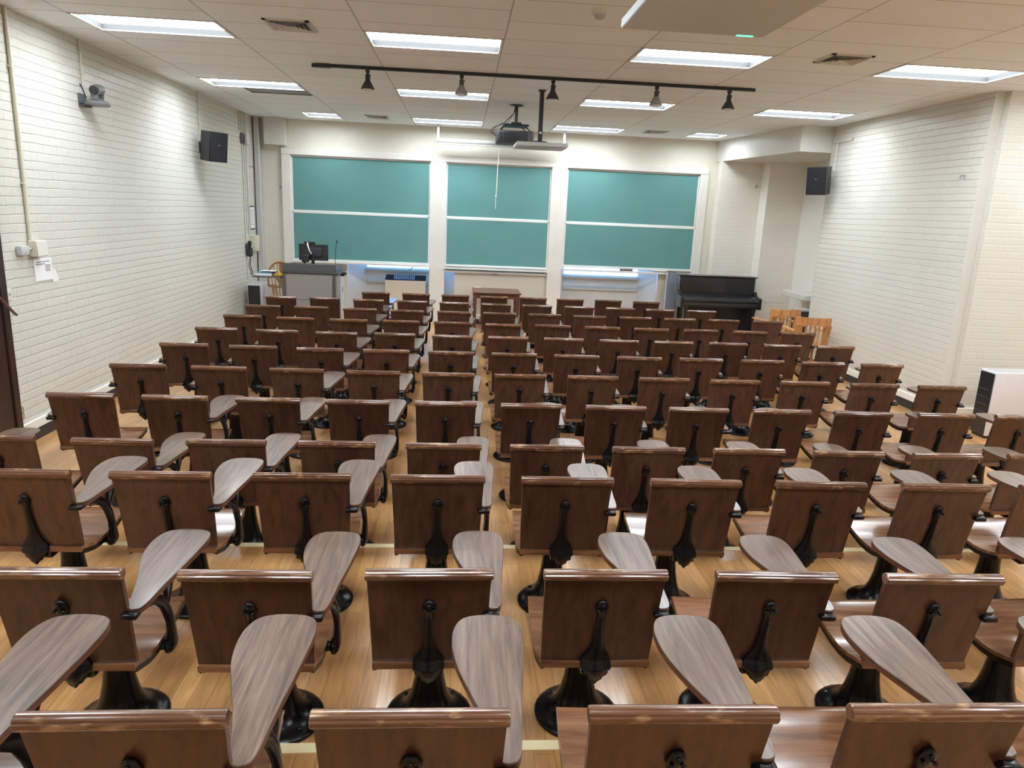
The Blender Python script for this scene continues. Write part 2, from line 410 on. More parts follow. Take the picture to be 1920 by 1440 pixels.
# ------------------------------------------------------------------ boards on the front wall
FY = 13.93
mb = MB()
mb.box((-3.305, FY, 3.01), (4.66, YF - .001, 3.125), .008)
for a, b in ((-3.305, -3.14), (-.60, -.305), (1.66, 1.955), (4.50, 4.66)): mb.box((a, FY, 0), (b, YF - .001, 3.009), .008)
mb.box((-.458, FY - .006, 0), (-.448, FY + .01, 3.0)); mb.box((1.803, FY - .006, 0), (1.813, FY + .01, 3.0))
struct('trim_8', mb, 'frame')
BAYS = [('telephone-side', -3.14, -.60, 1.122), ('middle', -.305, 1.66, 1.118), ('piano-side', 1.955, 4.50, 1.19)]
def panel(name, label, a, b, z0, z1, y, rail, group):
    o = thing(name, ((a + b) / 2, y, z0), label, 'chalkboard', group)
    def loc(m): 
        bmesh.ops.translate(m.bm, verts=m.bm.verts[:], vec=(-(a + b) / 2, -y, -z0)); return m
    loc(MB().box((a + .025, y, z0 + .02), (b - .025, y + .014, z1 - .02))).build('writing_surface', 'green', o)
    e = MB(); e.box((a + .002, y - .004, z0), (a + .026, y + .016, z1)); e.box((b - .026, y - .004, z0), (b - .002, y + .016, z1)); e.box((a + .002, y - .004, z1 - .022), (b - .002, y + .016, z1))
    loc(e).build('edge_frame', 'alu', o)
    loc(MB().box((a + .002, y - rail, z0 - .012), (b - .002, y + .016, z0 + .03), .004)).build('bottom_rail', 'alu', o)
    h = loc(MB().box(((a + b) / 2 - .035, y - rail - .005, z0 - .028), ((a + b) / 2 + .035, y - rail + .004, z0 - .012), .003)).build('pull_handle', 'silver', o)
for nm, a, b, zl in BAYS:
    panel('chalkboard', 'green upper chalkboard in the %s bay above the white middle rail' % nm, a, b, 2.012, 3.008, 13.985, .012, 'sliding chalkboards')
    panel('chalkboard', 'green lower chalkboard in the %s bay just above its tray' % nm, a, b, zl, 2.01, 13.95, .012, 'sliding chalkboards')
panel('chalkboard', 'low green board strip peeping out below the middle chalk tray', -.305, 1.66, 1.0, 1.13, 13.987, .02, 'sliding chalkboards')
for nm, a, b, z in (('telephone-side', -3.16, -.585, 1.095), ('middle', -.32, 1.675, 1.075), ('piano-side', 1.94, 4.52, 1.125)):
    m = MB().box((a, 13.845, z), (b, 13.929, z + .012)).box((a, 13.837, z - .012), (b, 13.847, z + .026), .003)
    simple('chalk_tray', m, 'alu', 'long pale chalk tray under the %s chalkboards' % nm, 'chalk tray', 'chalk trays')
def eraser(x, label, top):
    o = thing('chalkboard_eraser', (x, 13.90, 1.1375), label, 'eraser', 'erasers on the piano-side tray')
    MB().box((-.125, -.03, 0), (.125, .03, .022), .003).build('felt_pad', 'char', o)
    MB().box((-.125, -.028, .0225), (.125, .028, .045), .006).build('back_block', top, o)
eraser(3.20, 'grey felt chalkboard eraser lying mid-tray under the piano-side boards', 'dgrey')
eraser(3.88, 'cream-backed chalkboard eraser lying near the piano end of the tray', 'beige')

# ------------------------------------------------------------------ ceiling lights, vents, devices
ORD = ['telephone-side', 'second', 'third', 'piano-side', 'added unseen']
ROWN = {TY[2]: 'row before the track lights', TY[3]: 'row just past the track lights', TY[4]: 'row over the chalkboards', TY[1]: 'row above the camera', TY[0]: 'back row'}
for (a, b, c, d) in LIGHTS:
    k = min(range(5), key=lambda i: abs((a + b) / 2 - (G[2 * i] + .6)))
    sq = 'square' if b - a < 1 else 'long'
    o = thing('ceiling_light', ((a + b) / 2, (c + d) / 2, ZC), '%s recessed fluorescent ceiling light, %s file, %s' % (sq, ORD[k], ROWN[c]), 'ceiling light', 'recessed ceiling lights')
    hx, hy = (b - a) / 2 - TEE, (d - c) / 2 - TEE
    m = MB()
    for (x0, y0, x1, y1) in ((-hx, -hy, -hx + .006, hy), (hx - .006, -hy, hx, hy), (-hx, -hy, hx, -hy + .006), (-hx, hy - .006, hx, hy)):
        m.box((x0, y0, -.002), (x1, y1, .065))
    m.box((-hx, -hy, .0655), (hx, hy, .07)); m.build('housing', 'house', o)
    m = MB()
    for (x0, y0, x1, y1) in ((-hx - .008, -hy - .008, -hx + .014, hy + .008), (hx - .014, -hy - .008, hx + .008, hy + .008), (-hx, -hy - .008, hx, -hy + .014), (-hx, hy - .014, hx, hy + .008)):
        m.box((x0, y0, -.008), (x1, y1, -.001))
    m.build('door_frame', 'doorframe', o)
    MB().box((-hx + .008, -hy + .008, .052), (hx - .008, hy - .008, .06)).build('lens', 'lens', o)
a, b, c, d = UNLIT
o = thing('ceiling_panel', ((a + b) / 2, (c + d) / 2, ZC), 'dark unlit ceiling panel beside a lit fixture near the wall speaker', 'ceiling panel')
MB().box((a - (a + b) / 2, -(d - c) / 2, .012), (b - (a + b) / 2, (d - c) / 2, .02)).build('panel', 'unlit', o)
m = MB(); w, h = (b - a) / 2, (d - c) / 2
for q in ((-w, -h, -w + .006, h), (w - .006, -h, w, h), (-w, -h, w, -h + .006), (-w, h - .006, w, h)): m.box((q[0], q[1], -.002), (q[2], q[3], .05))
m.build('recess_frame', 'unlit', o)

def vent(x, y, label, s=.19):
    o = thing('ceiling_vent', (x, y, ZC), label, 'air vent', 'square ceiling vents')
    m = MB()
    for r0, r1, z in ((s, s - .03, -.006), ):
        for q in ((-r0, -r0, -r1, r0), (r1, -r0, r0, r0), (-r0, -r0, r0, -r1), (-r0, r1, r0, r0)): m.box((q[0], q[1], -.012), (q[2], q[3], -.001))
    m.build('rim', 'white', o)
    MB().box((-s + .02, -s + .02, -.003), (s - .02, s - .02, -.001)).build('duct_opening', 'dgrey', o)
    m = MB()
    for k in range(4):
        r = s - .045 - k * .036
        for sx, sy in ((0, 1), (0, -1), (1, 0), (-1, 0)):
            if sy: m.quad((-r, sy * r, -.005), (r, sy * r, -.005), (r + .02, sy * (r + .02), -.020), (-r - .02, sy * (r + .02), -.020))
            else: m.quad((sx * r, -r, -.005), (sx * r, r, -.005), (sx * (r + .02), r + .02, -.020), (sx * (r + .02), -r - .02, -.020))
    m.build('louvres', 'white', o)
vent(-1.49, 6.745, 'square ceiling vent close to the front edge of the telephone-side light file')
vent(3.375, 6.745, 'square ceiling vent between the third and piano-side light files')
vent(-1.47, 12.99, 'small-looking ceiling vent over the lectern end of the chalkboards')
vent(3.33, 13.05, 'small-looking ceiling vent over the piano end of the chalkboards')

o = thing('smoke_detector', (.969, 5.70, ZC), 'round white smoke detector on the ceiling by the hanging square panel', 'smoke detector')
MB().lathe([(.062, -.001), (.062, -.018), (.052, -.03)]).build('base', 'white', o)
MB().lathe([(.045, -.0305), (.044, -.045), (.030, -.058), (.01, -.06)]).build('sensor_cap', 'lgrey', o)

# track with five spots
o = thing('light_track', (.85, 8.44, ZC), 'thin black lighting track running across the ceiling', 'light track')
MB().box((-2.40, -.018, -.034), (2.40, .018, -.002), .003).build('rail', 'black', o)
MB().prism([(-2.50, 0), (-2.44, -.03), (-2.30, -.034), (-2.30, .034), (-2.44, .03)], -.04, -.001).build('power_feed', 'black', o)
for i, (x, nm) in enumerate(((-1.055, 'first'), (-.04, 'second'), (.966, 'middle'), (2.13, 'fourth'), (2.96, 'last'))):
    o = thing('track_spotlight', (x, 8.44, ZC - .035), 'black cone spotlight, %s along the track from the telephone wall' % nm, 'spotlight', 'spotlights on the track')
    MB().box((-.022, -.018, -.03), (.022, .018, 0), .003).build('track_adapter', 'black', o)
    m = MB().lathe([(.016, -.03), (.016, -.045), (.026, -.05), (.026, -.105), (.018, -.108)], n=16)
    m.build('socket', 'black' if i not in (1, 3) else 'dgrey', o)  # sockets and shades of the second and fourth spots coloured paler for glare
    m = MB().lathe([(.024, -.106), (.03, -.115), (.07, -.185), (.072, -.198), (.066, -.2)], n=24, cap=False)
    m.build('shade', 'char' if i not in (1, 3) else 'pgrey', o)
    MB().lathe([(.062, -.188), (.06, -.204), (.03, -.214), (.005, -.216)], n=20).build('reflector_bulb', 'bulb', o)
    MB().tube([(.022 + .012 * math.cos(t * PI / 4), 0, -.06 + .012 * math.sin(t * PI / 4)) for t in range(9)], .003, 6).build('tightening_ring', 'black', o)

# projector on its pole
o = thing('projector', (.66, 10.62, ZC), 'black ceiling projector hanging over the middle chalkboards', 'projector')
MB().lathe([(.09, -.002), (.09, -.012), (.03, -.02), (.022, -.03), (.022, -.25)], (.07, .12, 0), 16).build('mount_pole', 'char', o)
MB().box((-.10, -.06, -.295), (.24, .26, -.27), .006).box((0, .04, -.272), (.14, .2, -.235), .006).build('mount_plate', 'black', o)
MB().box((-.21, -.22, -.53), (.30, .28, -.375), .02, seg=2).build('body', 'char', o)
m = MB(); 
for k in range(9): m.box((-.17 + k * .028, -.2235, -.50), (-.158 + k * .028, -.219, -.40))
m.build('exhaust_grille', 'black', o)
MB().box((.215, -.224, -.505), (.285, -.219, -.395), .003).build('terminal_plate', 'dgrey', o)
MB().lathe([(.06, -.0), (.06, .03), (.048, .035)], (.02, .28, -.45), 20, 'y').build('projection_lens', 'glassdark', o)
for k in range(4): 
    x, y = ((-.17, -.17), (.26, -.17), (-.17, .23), (.26, .23))[k]
    MB().tube([(x * .6, y * .6, -.29), (x, y, -.376)], .008, 6).build('support_arm', 'black', o)
MB().tube([(.05, .10, -.03), (.03, .05, -.12), (-.10, -.05, -.26), (-.26, -.12, -.34), (-.30, -.16, -.40), (-.25, -.18, -.43), (-.215, -.18, -.46)], .006, 6).build('cable', 'black', o)
MB().tube([(.06, .10, -.03), (.04, .03, -.10), (-.06, -.08, -.27), (-.22, -.16, -.32), (-.28, -.2, -.41), (-.215, -.16, -.43)], .004, 6).build('cable', 'black', o)

o = thing('ceiling_screen_bar', (.94, 9.35, ZC), 'black ceiling pole carrying a flat white panel beside the projector', 'ceiling bracket')
MB().box((-.045, -.045, -.012), (.045, .045, -.001)).box((-.026, -.026, -.60), (.026, .026, -.012), .004).build('mount_pole', 'char', o)
MB().box((-.085, -.085, -.64), (.085, .085, -.60), .008).build('pole_foot', 'black', o)
MB().box((-.32, -.42, -.695), (.30, .10, -.642), .012).build('flat_panel', 'lgrey', o)
MB().box((-.014, -.0275, -.51), (.014, -.0262, -.485)).build('sticker', 'paper', o)

o = thing('projection_screen', (.68, 13.66, 3.36), 'rolled-up projection screen in a white tube above the middle boards', 'projection screen')
MB().lathe([(.02, -1.17), (.042, -1.165), (.042, 1.165), (.02, 1.17)], (0, 0, 0), 20, 'x').box((-1.15, -.03, -.05), (1.15, -.01, -.035), .003).build('case_tube', 'tube', o)
for x in (-1.14, 1.14): MB().box((x - .02, -.02, .03), (x + .02, .02, ZC - 3.362)).build('ceiling_mount', 'lgrey', o)
MB().box((-1.14, -.045, -.066), (1.14, -.025, -.046), .004).build('hem_bar', 'tube', o)
pts = [(.64, 13.63, 3.30), (.635, 13.63, 3.1), (.625, 13.63, 2.9), (.622, 13.63, 2.6), (.615, 13.63, 2.45)]
o = thing('pull_cord', (.63, 13.63, 3.30), 'knotted white pull cord hanging before the middle upper board', 'cord')
def rel(p, q): return [tuple(a - b for a, b in zip(v, q)) for v in p]
MB().tube(rel(pts, (.63, 13.63, 3.30)), .006, 6).build('hanging_cord', 'rope', o)
MB().ball((-.02, 0, -.86), .015, 10).tube([(-.018, 0, -.86), (-.022, 0, -.98), (-.02, 0, -1.09)], .005, 6).build('knot', 'rope', o)

# hanging microphone panel
o = thing('ceiling_microphone', (.945, 2.92, 2.94), 'pale square microphone panel hung below the ceiling with green status light', 'ceiling microphone')
MB().box((-.305, -.305, 0), (.305, .305, .04), .004).build('panel', 'mic', o)
MB().box((.185, .285, -.002), (.255, .298, .0005)).build('status_light', 'led', o)
for sx in (-1, 1):
    for sy in (-1, 1): MB().tube([(sx * .24, sy * .24, .04), (sx * .24, sy * .24, ZC - 2.941)], .002, 5).build('hanger_wire', 'lgrey', o)
# ------------------------------------------------------------------ things on the telephone-side wall
def wallpipe(name, y, z0, z1, label, r=.011, m='cover', group=None, x=None):
    o = thing(name, ((x or XL) + r + .003, y, z0), label, 'conduit', group)
    MB().tube([(0, 0, 0), (0, 0, z1 - z0)], r, 10).build('pipe', m, o)
    for f in (.25, .75): MB().box((-r - .002, -r - .012, (z1 - z0) * f), (r + .002, r + .012, (z1 - z0) * f + .018), .002).build('strap_mount', m, o)
wallpipe('conduit', 6.70, 1.76, ZC - .002, 'cream wall conduit running up from the grey junction boxes', .016)
wallpipe('conduit', 7.885, 3.21, ZC - .002, 'short cream conduit dropping to the wall camera')
wallpipe('conduit', 11.14, 3.06, ZC - .002, 'short cream conduit dropping to the telephone-side speaker')
for y, z0, nm in ((13.06, 3.31, 'first'), (13.18, 1.47, 'second'), (13.30, 1.66, 'third'), (13.42, 1.55, 'fourth')):
    wallpipe('conduit', y, z0, ZC - .002, 'white vertical conduit, %s of four above the telephone' % nm, .011, 'white', 'conduits above the telephone')

o = thing('door_1', (XL, 5.75, 0), None, None); tag(o, kind='structure')
MB().box((.002, -.44, 0), (.03, .41, 2.35), .004).build('door_leaf', 'door', o)
MB().box((.002, .42, 0), (.045, .50, 2.45), .006).box((.002, -.55, 0), (.045, -.46, 2.45), .006).box((.002, -.55, 2.37), (.045, .50, 2.45), .006).build('casing', 'door', o)
MB().tube([(.09, .20, 1.42), (.09, .48, 1.18), (.075, .53, 1.16)], .012, 8).build('handle', 'desk', o)
o = thing('junction_box', (XL + .002, 6.76, 1.615), 'larger cream junction box at the foot of the long conduit', 'junction box')
MB().box((0, -.085, 0), (.075, .085, .14), .006).build('box_body', 'beige', o)
MB().box((.0755, -.08, .006), (.079, .08, .134), .002).build('wall_mount_cover', 'offwhite', o)
o = thing('junction_box', (XL + .002, 6.555, 1.635), 'small grey junction box just behind the larger cream one', 'junction box')
MB().box((0, -.06, 0), (.05, .065, .08), .01, seg=2).build('wall_mount_body', 'lgrey', o)
MB().tube([(.025, .065, .04), (.025, .118, .05)], .012, 8).build('coupling', 'lgrey', o)
o = thing('notice', (XL + .004, 6.88, 1.49), 'white paper notice taped below the junction boxes', 'notice')
m = MB()
m.loft([[(0, -.145, .1), (0, -.145, -.1)], [(.002, 0, .1), (.002, 0, -.1)], [(.001, .14, .105), (.001, .14, -.1)]], cap=False, closed=False); m.build('paper_sheet_mount', 'paper', o)
m = MB()
for z, a, b in ((.065, -.12, .10), (.045, -.12, .02), (.03, .02, .11), (.012, .03, .115), (-.005, .02, .10), (-.02, .03, .11)): m.box((.0035, a, z), (.0042, b, z + .006))
m.build('printed_lines', 'ink', o)
m = MB().loft([[(.004, .125, -.02), (.004, .125, -.125)], [(.012, .15, .0), (.006, .16, -.13)], [(.02, .19, -.06), (.015, .20, -.12)]], cap=False, closed=False)
m.build('tear_off_strip', 'paper', o)
o = thing('wall_outlet', (XL + .001, 6.30, .29), 'bronze double wall outlet low on the wall by the door', 'outlet')
MB().box((0, -.04, -.055), (.006, .04, .055), .002).build('cover_plate', 'bronze', o)
for z in (-.025, .025): MB().lathe([(.018, 0), (.018, .003)], (.0055, 0, z), 14, 'x').build('socket_face', 'beige', o)
o = thing('light_switch', (XL + .001, 6.33, 1.325), 'white light switch on the pale wall beside the dark door', 'light switch')
MB().box((0, -.028, -.05), (.006, .028, .05), .002).build('cover_plate', 'offwhite', o)
MB().box((.0062, -.006, -.012), (.02, .006, .012), .002).build('toggle', 'white', o)

# PTZ camera on its shelf
o = thing('wall_camera', (XL, 7.86, 3.03), 'grey pan-tilt camera on a wall shelf high by the ceiling', 'camera')
MB().box((.002, -.07, -.02), (.012, .07, .10), .002).box((.012, -.08, -.02), (.06, .08, -.008)).build('shelf_mount', 'dgrey', o)
m = MB().loft([[(.14 + a * math.cos(t * PI / 12), .01 + b * math.sin(t * PI / 12), z) for t in range(24)] for a, b, z in ((.12, .11, -.006), (.125, .115, .01), (.11, .10, .035), (.06, .06, .05))])
m.build('camera_base', 'silver', o)
m = MB(); 
for s in (-1, 1): m.box((.12, s * .062 - .008, .05), (.19, s * .062 + .008, .17), .006)
m.box((.12, -.07, .045), (.19, .07, .06), .006); m.build('yoke', 'silver', o)
MB().tube([(.165, .05, .15), (.165, .0, .145), (.165, -.075, .13)], [.048, .053, .048], 16).build('camera_head', 'silver', o)
MB().lathe([(.04, 0), (.04, .02), (.03, .022)], (.165, -.10, .128), 18, 'y').build('camera_lens', 'black', o)
MB().tube([(.004, -.01, .19), (.03, -.02, .14), (.06, -.03, .06)], .006, 6).build('cable', 'black', o)

def speaker(x, y, z, rz, label, tilt=.12):
    o = thing('wall_speaker', (x, y, z), label, 'speaker', 'wall speakers', rz)
    rt = Matrix.Translation((0, -.24, 0)) @ Matrix.Rotation(tilt, 4, 'X') @ Matrix.Translation((0, .24, 0))
    m = MB().loft([[(sx, sy, zz) for sx, sy in ((-.11, .0), (.11, .0), (.15, -.24), (-.15, -.24))] for zz in (-.20, .20)]); 
    bmesh.ops.transform(m.bm, matrix=rt, verts=m.bm.verts[:]); m.build('cabinet', 'black', o)
    m = MB().box((-.146, -.252, -.196), (.146, -.241, .196), .004); bmesh.ops.transform(m.bm, matrix=rt, verts=m.bm.verts[:]); m.build('grille', 'grille', o)
    m = MB().box((-.012, -.2545, .02), (.012, -.2525, .035)); bmesh.ops.transform(m.bm, matrix=rt, verts=m.bm.verts[:]); m.build('badge', 'silver', o)
    MB().box((-.03, .02, -.04), (.03, .045, .04)).tube([(0, .03, 0), (0, .11, 0)], .02, 8).box((-.05, .11, -.08), (.05, .12, .08), .003).build('wall_mount', 'black', o)
speaker(XL + .16, 10.98, 2.875, math.radians(55), 'black speaker on the telephone-side wall, angled towards the seats')
speaker(XR - .16, 11.0, 2.81, math.radians(-52), 'black speaker on the piano-side wall under the boxed duct')

o = thing('wall_sounder', (XL + .002, 13.25, 3.19), 'white box with dark oval gong high among the conduits', 'wall sounder')
MB().lathe([(.10, 0), (.10, .02), (.07, .035)], (0, -.05, 0), 24, 'x').build('gong_mount', 'dgrey', o)
MB().box((.036, -.02, -.09), (.09, .12, .09), .01).build('box_body', 'white', o)
o = thing('framed_notice', (XL + .002, 13.60, 1.87), 'narrow black-framed notice hanging above the pale control box', 'framed notice')
MB().box((0, -.16, -.21), (.018, .16, .21), .003).build('frame', 'black', o)
MB().box((.0185, -.135, -.185), (.02, .135, .185)).build('paper_sheet', 'paper', o)
m = MB(); 
for k in range(10): m.box((.0205, -.10, .13 - k * .028), (.021, .10 - (k % 3) * .04, .136 - k * .028))
m.build('printed_lines', 'ink', o)
o = thing('control_box', (XL + .002, 13.62, 1.42), 'cream control box on the wall between framed notice and telephone', 'control box')
MB().box((0, -.13, -.14), (.09, .13, .14), .008).build('box_body', 'cover', o)
MB().box((.0905, -.10, -.11), (.095, .10, .11), .002).build('cover_mount', 'beige', o)
MB().box((.002, -.16, -.22), (.03, -.13, -.08), .003).build('switch_handle', 'char', o)
o = thing('thermostat', (XL + .002, 13.80, 1.40), 'small white thermostat beside the cream control box', 'thermostat')
MB().box((0, -.05, -.06), (.04, .02, .06), .008).build('wall_mount_body', 'white', o)
o = thing('telephone', (XL + .002, 13.24, 1.33), 'dark grey wall telephone with looped cord near the lectern', 'telephone')
MB().box((0, -.09, -.11), (.05, .09, .10), .012, seg=2).build('wall_mount_body', 'char', o)
MB().loft([[(.055 + a, -.03 + b * math.cos(t * PI / 6), z + .0 * t) if False else (.06 + a * math.sin(t * PI / 6), -.02 + b * math.cos(t * PI / 6), z) for t in range(12)] for a, b, z in ((.02, .03, -.13), (.035, .05, -.10), (.022, .03, -.03), (.022, .03, .05), (.035, .05, .12), (.02, .035, .15))]).build('handset', 'black', o)
pts = [(.05, -.02, -.13)] + [(.05 + .012 * math.cos(t * .9), .02 + .07 * math.sin(t / 20 * PI * 2 - .6), -.15 - .30 * math.sin(t / 20 * PI)) for t in range(21)] + [(.04, .05, -.11)]
MB().tube(pts, .008, 6).build('coiled_cord', 'dgrey', o)
wallpipe('conduit', 13.20, .80, 1.20, 'thin white conduit running down below the wall telephone', .008, 'white')
# small wall fixings
def anchor(name, loc, ax, label):
    o = thing(name, loc, label, 'wall anchor', 'small wall fixings')
    s = Matrix.Rotation(ax, 4, 'Z')
    m = MB().box((-.02, -.008, -.03), (.02, 0, .03), .003); bmesh.ops.transform(m.bm, matrix=s, verts=m.bm.verts[:]); m.build('wall_mount_plate', 'lgrey', o)
    m = MB().tube([(0, -.006, .01), (0, -.05, .015), (0, -.055, -.02)], .006, 6); bmesh.ops.transform(m.bm, matrix=s, verts=m.bm.verts[:]); m.build('hook', 'silver', o)
anchor('wall_hook', (-3.345, YF - .001, 2.43), 0, 'tiny grey fixing beside the outer frame of the telephone-side boards')
anchor('wall_hook', (XR - .001, 8.04, 2.77), -PI / 2, 'tiny grey hook high on the piano-side brick wall')
anchor('wall_hook', (5.52, 13.739, 2.83), 0, 'tiny hook on the pale pier above the piano')
anchor('wall_hook', (XL + .001, 13.62, 2.75), PI / 2, 'tiny hook above the framed notice')
o = thing('conduit', (XR - .02, 10.85, 3.40), 'short horizontal white pipe with drop to the piano-side speaker', 'conduit')
MB().tube([(0, .30, .0), (0, -.25, 0), (0, -.26, .03)], .016, 8).build('pipe_mount', 'white', o)
MB().tube([(0, .15, -.02), (0, .15, -.42)], .012, 8).build('drop_pipe', 'white', o)

# ------------------------------------------------------------------ lectern corner
o = thing('lectern', (-2.495, 12.2, 0), 'grey equipment lectern with dark top in front of the telephone-side boards', 'lectern')
MB().box((-.43, .02, .05), (.47, .70, 1.04), .008).build('body', 'pgrey', o)
MB().box((-.45, .04, 0), (.45, .66, .05)).build('plinth', 'black', o)
MB().box((-.385, .008, .60), (.375, .02, 1.02), .003).build('front_panel', 'pgrey', o)
MB().box((-.385, .008, .10), (.375, .02, .59), .003).build('front_panel', 'pgrey', o)
for x in (-.435, .38): MB().box((x, -.002, .05), (x + .05, .03, 1.04), .006).build('corner_post', 'dgrey', o)
MB().box((-.47, -.02, 1.04), (.50, .74, 1.065), .006).build('worktop', 'dgrey', o)
m = MB().box((-.435, -.01, 1.066), (.435, .03, 1.195), .005); m.box((-.435, .03, 1.066), (-.41, .6, 1.16), .004); m.box((.41, .03, 1.066), (.435, .6, 1.16), .004); m.build('top_upstand', 'dgrey', o)
MB().box((.4705, .20, .12), (.478, .62, .98), .003).build('side_door', 'lgrey', o)
MB().box((.4785, .36, .70), (.486, .38, .80), .003).build('door_handle', 'char', o)
for y in (.28, .5): MB().box((.47, y, .985), (.53, y + .04, 1.03), .006).build('latch', 'black', o)
MB().box((-.95, .05, .94), (-.452, .50, .962), .008).build('side_shelf', 'dgrey', o)
MB().tube([(-.62, .27, .94), (-.46, .27, .70)], .014, 8).build('shelf_brace', 'lgrey', o)
o = thing('desktop_monitor', (-2.48, 12.52, 1.066), 'black computer monitor seen from behind on the lectern', 'monitor')
MB().box((-.24, -.02, .165), (.245, .02, .435), .008).build('display_housing', 'black', o)
MB().box((-.14, -.045, .23), (.14, -.02, .38), .012).build('rear_bulge', 'char', o)
MB().box((-.22, .0202, .185), (.225, .022, .42)).build('screen', 'glassdark', o)
MB().tube([(0, -.055, .02), (0, -.055, .30)], .028, 10).build('stand_neck', 'black', o)
MB().box((-.13, -.10, 0), (.13, .09, .02), .006).build('stand_foot', 'black', o)
MB().box((-.17, -.15, .14), (-.06, -.05, .26), .01).build('speaker_pod', 'black', o)
MB().tube([(-.13, -.10, 0.02), (-.13, -.10, .14)], .015, 8).build('pod_stem', 'black', o)
o = thing('webcam', (-2.54, 12.515, 1.5035), 'black webcam with white cable clipped on top of the monitor', 'webcam')
MB().box((-.09, -.03, 0.0), (.09, .035, .04), .01, seg=2).build('camera_body', 'black', o)
MB().lathe([(.014, 0), (.014, .006)], (0, .035, .02), 14, 'y').build('camera_lens', 'glassdark', o)
MB().tube([(-.03, -.032, .02), (-.02, -.06, -.02), (.0, -.085, -.07), (.02, -.095, -.12), (.05, -.10, -.16)], [.012, .014, .01, .008, .006], 6).build('white_cable', 'paper', o)
o = thing('gooseneck_microphone', (-2.135, 12.60, 1.066), 'thin black gooseneck microphone standing on the lectern edge', 'microphone')
MB().lathe([(.03, 0), (.03, .01), (.012, .025)], n=16).build('base', 'black', o)
MB().tube([(0, 0, .02), (.0, 0, .2), (.01, -.005, .35), (.03, -.02, .47)], .005, 6).build('stem', 'black', o)
MB().tube([(.03, -.02, .465), (.036, -.025, .51)], .011, 8).build('capsule', 'black', o)
# things on the side shelf
o = thing('book', (-3.27, 12.43, .963), 'thick white book lying on the lectern side shelf', 'book')
MB().box((-.135, -.10, 0.004), (.13, .12, .036)).build('page_block', 'paper', o)
MB().box((-.14, -.105, 0), (.135, .125, .0038)).box((-.14, -.105, .0362), (.135, .125, .040)).box((.131, -.105, .0), (.135, .125, .04)).build('cover', 'lgrey', o)
o = thing('folder', (-3.235, 12.46, 1.0035), 'light blue folder lying on top of the thick white book', 'folder')
m = MB().loft([[(-.15, -.1, 0), (.02, -.11, .0), (.02, -.11, .01), (-.15, -.1, .008)], [(-.15, .12, 0), (.17, .12, .0), (.17, .12, .03), (-.15, .12, .012)]]); m.build('cover', 'blue', o)
MB().box((-.10, -.095, .0305), (.15, .10, .034)).build('loose_sheet', 'paper', o)
o = thing('tape_dispenser', (-3.045, 12.42, .963), 'small yellow tape dispenser beside the book on the shelf', 'tape dispenser')
MB().box((-.07, -.05, 0), (.07, .05, .03), .008, seg=2).build('base', 'yellow', o)
MB().lathe([(.03, -.02), (.03, .02)], (.02, 0, .058), 16, 'y').build('tape_roll', 'yellow', o)

# windsor armchair behind the lectern
o = thing('windsor_chair', (-3.13, 13.32, 0), 'orange wooden spindle-back armchair behind the lectern', 'chair', None, math.radians(172))
MB().prism(spline([(-.25, -.20), (0, -.24), (.25, -.20), (.27, 0), (.20, .20), (0, .22), (-.20, .20), (-.27, 0)], 4), .43, .465, bev=.008).build('seat', 'oakd', o)
for sx in (-1, 1):
    for sy in (-1, 1):
        MB().tube([(sx * .17, sy * .14, .435), (sx * .21, sy * .18, .25), (sx * .25, sy * .23, 0)], [.02, .026, .016], 8).build('leg', 'oakd', o)
MB().tube([(-.215, .0, .2), (.215, 0, .2)], .012, 8).tube([(-.22, -.19, .2), (-.22, .19, .2)], .012, 8).tube([(.22, -.19, .2), (.22, .19, .2)], .012, 8).build('stretcher', 'oakd', o)
bow = [(-.27 * math.cos(t * PI / 14), .16 + .10 * math.sin(t * PI / 14), .70 + .44 * math.sin(t * PI / 14) ** .8) for t in range(15)]
MB().tube(bow, .017, 8).build('back_bow', 'oakd', o)
MB().tube([(-.28, -.16, .68), (-.30, 0, .69), (-.26, .16, .70), (0, .24, .70), (.26, .16, .70), (.30, 0, .69), (.28, -.16, .68)], .018, 8).build('arm_rail', 'oakd', o)
for k in range(7):
    f = -.75 + k * .25; t = math.acos(-f) ; i = t / PI * 14
    top = (.27 * f, .16 + .10 * math.sin(t), .70 + .44 * math.sin(t) ** .8)
    MB().tube([(f * .20, .18, .46), top], .0075, 6).build('spindle', 'oakd', o)
MB().box((-.04, .215, .70), (.04, .232, 1.13), .004).build('splat', 'oakd', o)
for sx in (-1, 1):
    for y in (-.14, -.02): MB().tube([(sx * .24, y, .46), (sx * .285, y, .69)], .010, 6).build('arm_spindle', 'oakd', o)

